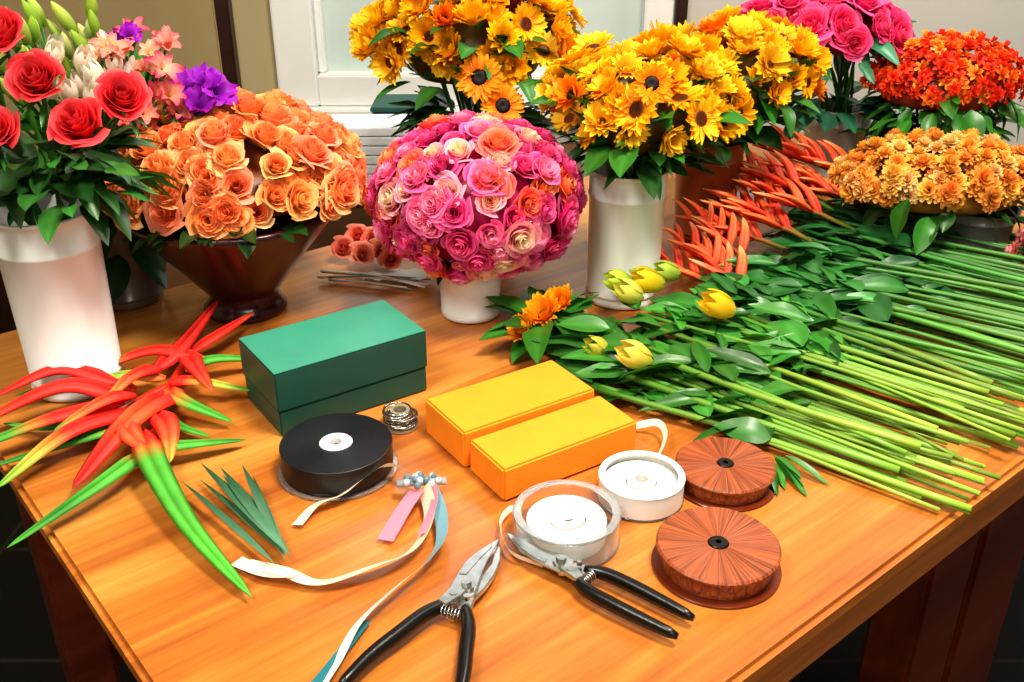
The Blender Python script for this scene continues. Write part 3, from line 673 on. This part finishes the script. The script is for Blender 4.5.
# ------------------------------------------------------------------ secateurs
def secateurs(name,px,py,ang,spread,sc=1.0):
    """pivot at (px,py); blades toward direction ang"""
    p=empty(name,(px,py,TT)); m=Matrix.Translation((px,py,TT+.001))@Matrix.Rotation(ang-math.pi/2,4,'Z')@Matrix.Scale(sc,4)
    def prism(nm,outline,z0,z1,mat,bev=.001):
        bm=bmesh.new(); vs=[bm.verts.new((a,b,z0)) for a,b in outline]; f=bm.faces.new(vs)
        if f.normal.z<0: f.normal_flip()
        r=bmesh.ops.extrude_face_region(bm,geom=[f]); 
        for v in r['geom']:
            if isinstance(v,bmesh.types.BMVert): v.co.z=z1
        bmesh.ops.recalc_face_normals(bm,faces=bm.faces)
        bmesh.ops.bevel(bm,geom=[e for e in bm.edges],offset=bev,segments=1,affect='EDGES',clamp_overlap=True)
        bm.transform(m); me=bpy.data.meshes.new(nm); bm.to_mesh(me); bm.free(); me.materials.append(mat)
        o=bpy.data.objects.new(nm,me); bpy.context.collection.objects.link(o); setp(o,p); return o
    prism('cutting_blade',[(-.014,-.012),(-.015,.01),(-.0155,.028),(-.011,.048),(-.003,.066),(.003,.078),(.0045,.066),(.005,.04),(.008,.015),(.012,-.008),(.0,-.016)],.014,.0175,M_steel,.0008)
    prism('blade_bevel',[(-.0125,.012),(-.0132,.028),(-.009,.047),(-.001,.066),(.001,.060),(-.003,.04),(-.006,.014)],.0175,.0183,M_steel,.0003)
    prism('hook_blade',[(.012,-.012),(.016,.008),(.017,.028),(.0145,.05),(.008,.068),(.002,.074),(.004,.06),(.008,.042),(.006,.02),(-.004,.008),(-.012,-.006),(-.004,-.016)],.008,.0135,M_steel,.001)
    def tang(sg,z0):
        prism('tang',[(sg*-.006,-.002),(sg*.012,-.006),(sg*(.016),-.03),(sg*(.006),-.034),(sg*-.002,-.018)],z0,z0+.006,M_steel,.001)
    tang(1,.008); tang(-1,.0142)
    a=Acc()
    def cyl(r,z0,z1,cx=0,cy=0,seg=24):
        V=[];F=[]
        for zz in (z0,z1):
            for k in range(seg):
                q=2*math.pi*k/seg; V.append(tuple(m@Vector((cx+r*math.cos(q),cy+r*math.sin(q),zz))))
        for k in range(seg): F.append((k,(k+1)%seg,seg+(k+1)%seg,seg+k))
        F.append(tuple(range(seg-1,-1,-1))); F.append(tuple(range(seg,2*seg))); a.add(V,F,(.6,.6,.58))
    cyl(.009,.0175,.020); cyl(.0055,.020,.0235,0,0,6); cyl(.004,.0175,.021,-.006,-.016); cyl(.003,.0175,.0225,.008,-.018)
    a.obj('pivot_bolt',M_steel,p,smooth=False)
    sp=Acc(); pts=[]
    for k in range(60):
        t=k/59; q=t*2*math.pi*6; pts.append(tuple(m@Vector((-.010+.020*t,-.034+.005*math.cos(q),.012+.005*math.sin(q)))))
    tube(sp,pts,.0009,(.5,.5,.5),5); sp.obj('spring',M_steel,p)
    g=Acc()
    for sg in (-1,1):
        P=[(sg*.009,-.024,.012),(sg*(.015+spread*.15),-.045,.013),(sg*(.014+spread*.4),-.075,.013),(sg*(.010+spread*.75),-.11,.0125),(sg*(.006+spread*1.0),-.15,.012)]
        pts=[tuple(m@Vector(q)) for q in spline(P,18)]
        rad=[sc*(.0050+.0020*math.sin(math.pi*k/17*.9+.3)) for k in range(18)]; rad[0]*=.8; rad[-1]*=.65
        tube(g,pts,rad,(0.02,0.02,0.02),12,1.15)
    g.obj('handles',M_black,p)
    return p
secateurs('pruning_shears',-.043,.732,math.atan2(.072,.028),.045)
secateurs('pruning_shears',.048,.768,math.atan2(.050,-.064),.010,.92)
# ------------------------------------------------------------------ ribbons
def ribbon(acc,pts,w,col,tilt=(.0,.0),n=40):
    P=spline(pts,n); V=[];F=[]
    for i,q in enumerate(P):
        d=P[min(i+1,n-1)]-P[max(i-1,0)]; d=Vector(d).normalized(); sd=Vector((0,0,1)).cross(d).normalized()
        tl=tilt[0]+(tilt[1]-tilt[0])*i/(n-1); wd=sd*math.cos(tl)+Vector((0,0,1))*math.sin(tl)
        q=Vector(q); hz=abs(wd.z)*w/2
        q.z=max(q.z,TT+.002+hz)
        for k in (-1,-.33,.33,1): V.append(tuple(q+wd*(k*w/2)))
    for i in range(n-1):
        for k in range(3): F.append((i*4+k,i*4+k+1,i*4+k+5,i*4+k+4))
    acc.add(V,F,col)
p=empty('curled_ribbons',(-.13,.80,TT)); a=Acc(); z=TT
CR=lin('#f0e4ca');BL=lin('#7fb0c0');PK=lin('#f88aa0');TE=lin('#2f7a84')
ribbon(a,[(-.10,.90,z+.02),(-.135,.925,z+.024),(-.165,.905,z+.018),(-.185,.885,z+.012),(-.21,.87,z+.01),(-.225,.84,z+.006)],.015,CR,(1.0,.3))
ribbon(a,[(-.095,.89,z+.02),(-.086,.84,z+.018),(-.10,.795,z+.01),(-.135,.765,z+.014),(-.185,.75,z+.006),(-.225,.765,z+.008),(-.265,.78,z+.004)],.020,CR,(1.0,.15))
ribbon(a,[(-.085,.89,z+.016),(-.072,.84,z+.012),(-.08,.785,z+.01),(-.11,.735,z+.014),(-.14,.69,z+.01),(-.155,.64,z+.006),(-.18,.57,z+.006)],.015,lin('#d4e2e0'),(1.1,.5))
ribbon(a,[(-.088,.885,z+.02),(-.074,.84,z+.02),(-.072,.80,z+.016),(-.085,.77,z+.012)],.017,BL,(.6,.9))
ribbon(a,[(-.103,.885,z+.018),(-.113,.855,z+.018),(-.13,.815,z+.006)],.019,PK,(.3,.1))
ribbon(a,[(-.085,.885,z+.024),(-.082,.85,z+.026),(-.092,.81,z+.018)],.010,PK,(.9,.4))
ribbon(a,[(-.135,.70,z+.004),(-.160,.64,z+.004),(-.19,.58,z+.004)],.012,TE,(.2,.3))
ribbon(a,[(-.21,.755,z+.01),(-.24,.762,z+.008),(-.275,.785,z+.004)],.016,CR,(.5,.0))
a.obj('ribbon_strips',M_rib,p)
a=Acc()
for k in range(14):
    q=k*.9; rr=1 if k<9 else .45; cx,cy=-.098+.018*rr*math.cos(q),.895+.010*rr*math.sin(q); ellipsoid(a,(cx,cy,TT+.024+.005*(1-rr)),(.004,.004,.0045),[.12,.2,.26] if k%2 else [.5,.55,.55])
tube(a,[(-.125,.895,TT+.02),(-.10,.897,TT+.021),(-.072,.9,TT+.02)],.006,(.3,.33,.36),10,.6)
a.obj('silver_clip',mat_vc('silver_clip_mat',rough=.2,noise=.2),p)
a=Acc(); ribbon(a,[(.15,1.03,z+.01),(.175,1.02,z+.02),(.18,.99,z+.02),(.165,.955,z+.01),(.155,.95,z+.008)],.009,lin('#f7f1e4'),(1.2,.8))
ribbon(a,[(.03,.775,z+.006),(-.002,.79,z+.012),(-.012,.83,z+.015),(-.002,.86,z+.012),(.008,.865,z+.006)],.007,lin('#f7f1e4'),(1.3,1.2))
a.obj('white_ribbon_ends',M_rib)
p=empty('florist_wire_reel',(-.137,1.045,TT)); a=Acc(); pts=[]
for k in range(220):
    q=k/220*2*math.pi*11; rr=.017+.004*math.sin(k*.37); pts.append((-.137+rr*math.cos(q),1.045+rr*math.sin(q),TT+.004+.020*k/220))
tube(a,pts,.0012,(.5,.52,.5),5); a.obj('wire_coil',M_steel,p)
a=Acc(); lathe_ring(a,-.137,1.045,[(.008,TT+.001),(.021,TT+.001),(.021,TT+.004),(.012,TT+.005),(.012,TT+.024),(.008,TT+.024)],(.25,.22,.15)); a.obj('core',M_plas,p,auto=True)
# cut twigs and paper scraps by the pink vase
p=empty('loose_twigs',(-.2,1.47,TT)); s=Acc()
for k in range(7):
    x0=-.31+R.uniform(-.01,.02); y0=1.49+R.uniform(-.02,.02); x1=-.15+R.uniform(-.03,.03); y1=1.455+R.uniform(-.025,.025)
    tube(s,spline([(x0,y0,TT+.004+.002*k),((x0+x1)/2,(y0+y1)/2+R.uniform(-.01,.01),TT+.008+.002*k),(x1,y1,TT+.004+.002*k)],8),.0018,lin(R.choice(['#b4c0c0','#8a9a7a','#d8d8cc','#7a7a70'])),6)
s.obj('twigs',M_stem,p)
# ------------------------------------------------------------------ things behind the table
cb=empty('low_cabinet',(-.35,2.3,0)); M_cab=mat_p('cabinet_mat','#6b4a30',rough=.5,noise=.15)
box('body',-.35,2.32,0,1.0,.38,.66,0,M_cab,cb); box('cabinet_top',-.35,2.32,.66,1.04,.41,.03,0,M_cab,cb,bev=.004)
bx=empty('teal_storage_box',(-.24,2.33,.69)); box('body',-.24,2.33,.692,.16,.13,.14,0,mat_p('teal_mat','#16403a',rough=.5),bx,bev=.004); box('lid',-.24,2.33,.832,.168,.138,.012,0,mat_p('teal_lid_mat','#205048',rough=.5),bx,bev=.003)
pr=empty('white_card_stack',(-.31,2.17,.69)); M_pr=mat_p('card_mat','#e4e8ea',rough=.5)
for i in range(7): box('card_%d'%(i+1),-.29+R.uniform(-.008,.008),2.175,.692+i*.021,.24,.12,.019,R.uniform(-.04,.04),M_pr,pr,bev=.002)
def paper(nm,cx,cy,w_,h_,rt_,amp=.006):
    a=Acc(); V=[];F=[]
    for j in range(9):
        for i in range(13):
            X=(i/12-.5)*w_;Y=(j/8-.5)*h_; V.append((cx+X*math.cos(rt_)-Y*math.sin(rt_),cy+X*math.sin(rt_)+Y*math.cos(rt_),TT+.003+amp*abs(math.sin(i*1.1+j*.7))+amp*3*(i/12)**3))
    for j in range(8):
        for i in range(12): k=j*13+i; F.append((k,k+1,k+14,k+13))
    a.add(V,F,lin('#e6e9ea')); a.obj(nm,M_rib)
paper('wrapping_paper',.47,1.87,.12,.10,.3); paper('wrapping_paper',-.185,1.50,.11,.05,-.25,.004)
# ------------------------------------------------------------------ light
def area(nm,loc,size,power,col,target=(0,1.2,.75),sy=None):
    l=bpy.data.lights.new(nm,'AREA'); l.energy=power; l.color=col; l.size=size
    if sy: l.shape='RECTANGLE'; l.size_y=sy
    o=bpy.data.objects.new(nm,l); o.location=loc; o.rotation_euler=(Vector(target)-Vector(loc)).to_track_quat('-Z','Y').to_euler(); bpy.context.collection.objects.link(o)
area('ceiling_light_1',(.45,.65,2.6),.42,48,(1,.92,.79),(.1,.85,.75))
area('ceiling_light_2',(-.8,.1,2.5),.5,25,(1,.94,.85),(-.1,1.2,.75))
area('ceiling_light_3',(1.3,1.9,2.5),.5,18,(1,.93,.84),(.6,1.5,.75))
area('front_fill_light',(.5,-1.0,2.0),.8,12,(1,.94,.86),(.2,1.3,.7))  # added fill from behind the camera, brightens table front and legs
area('window_light',(-.1,2.5,1.6),.8,5,(.85,.93,1),(0,1.2,.75),1.0)
wd=bpy.data.worlds.new('World'); bpy.context.scene.world=wd; wd.use_nodes=True; wd.node_tree.nodes['Background'].inputs[0].default_value=(.9,.93,1,1); wd.node_tree.nodes['Background'].inputs[1].default_value=.5
sc=bpy.context.scene; sc.view_settings.view_transform='Standard'
try: sc.view_settings.look='Medium High Contrast'
except Exception as ex: pass
sc.view_settings.exposure=0.05
cam=bpy.data.cameras.new('Camera'); co=bpy.data.objects.new('Camera',cam); bpy.context.collection.objects.link(co)
cam.sensor_width=36; cam.lens=995*36/1024; cam.clip_start=.02
co.location=(0,0,1.40); co.rotation_euler=(math.radians(90-27),0,0); sc.camera=co
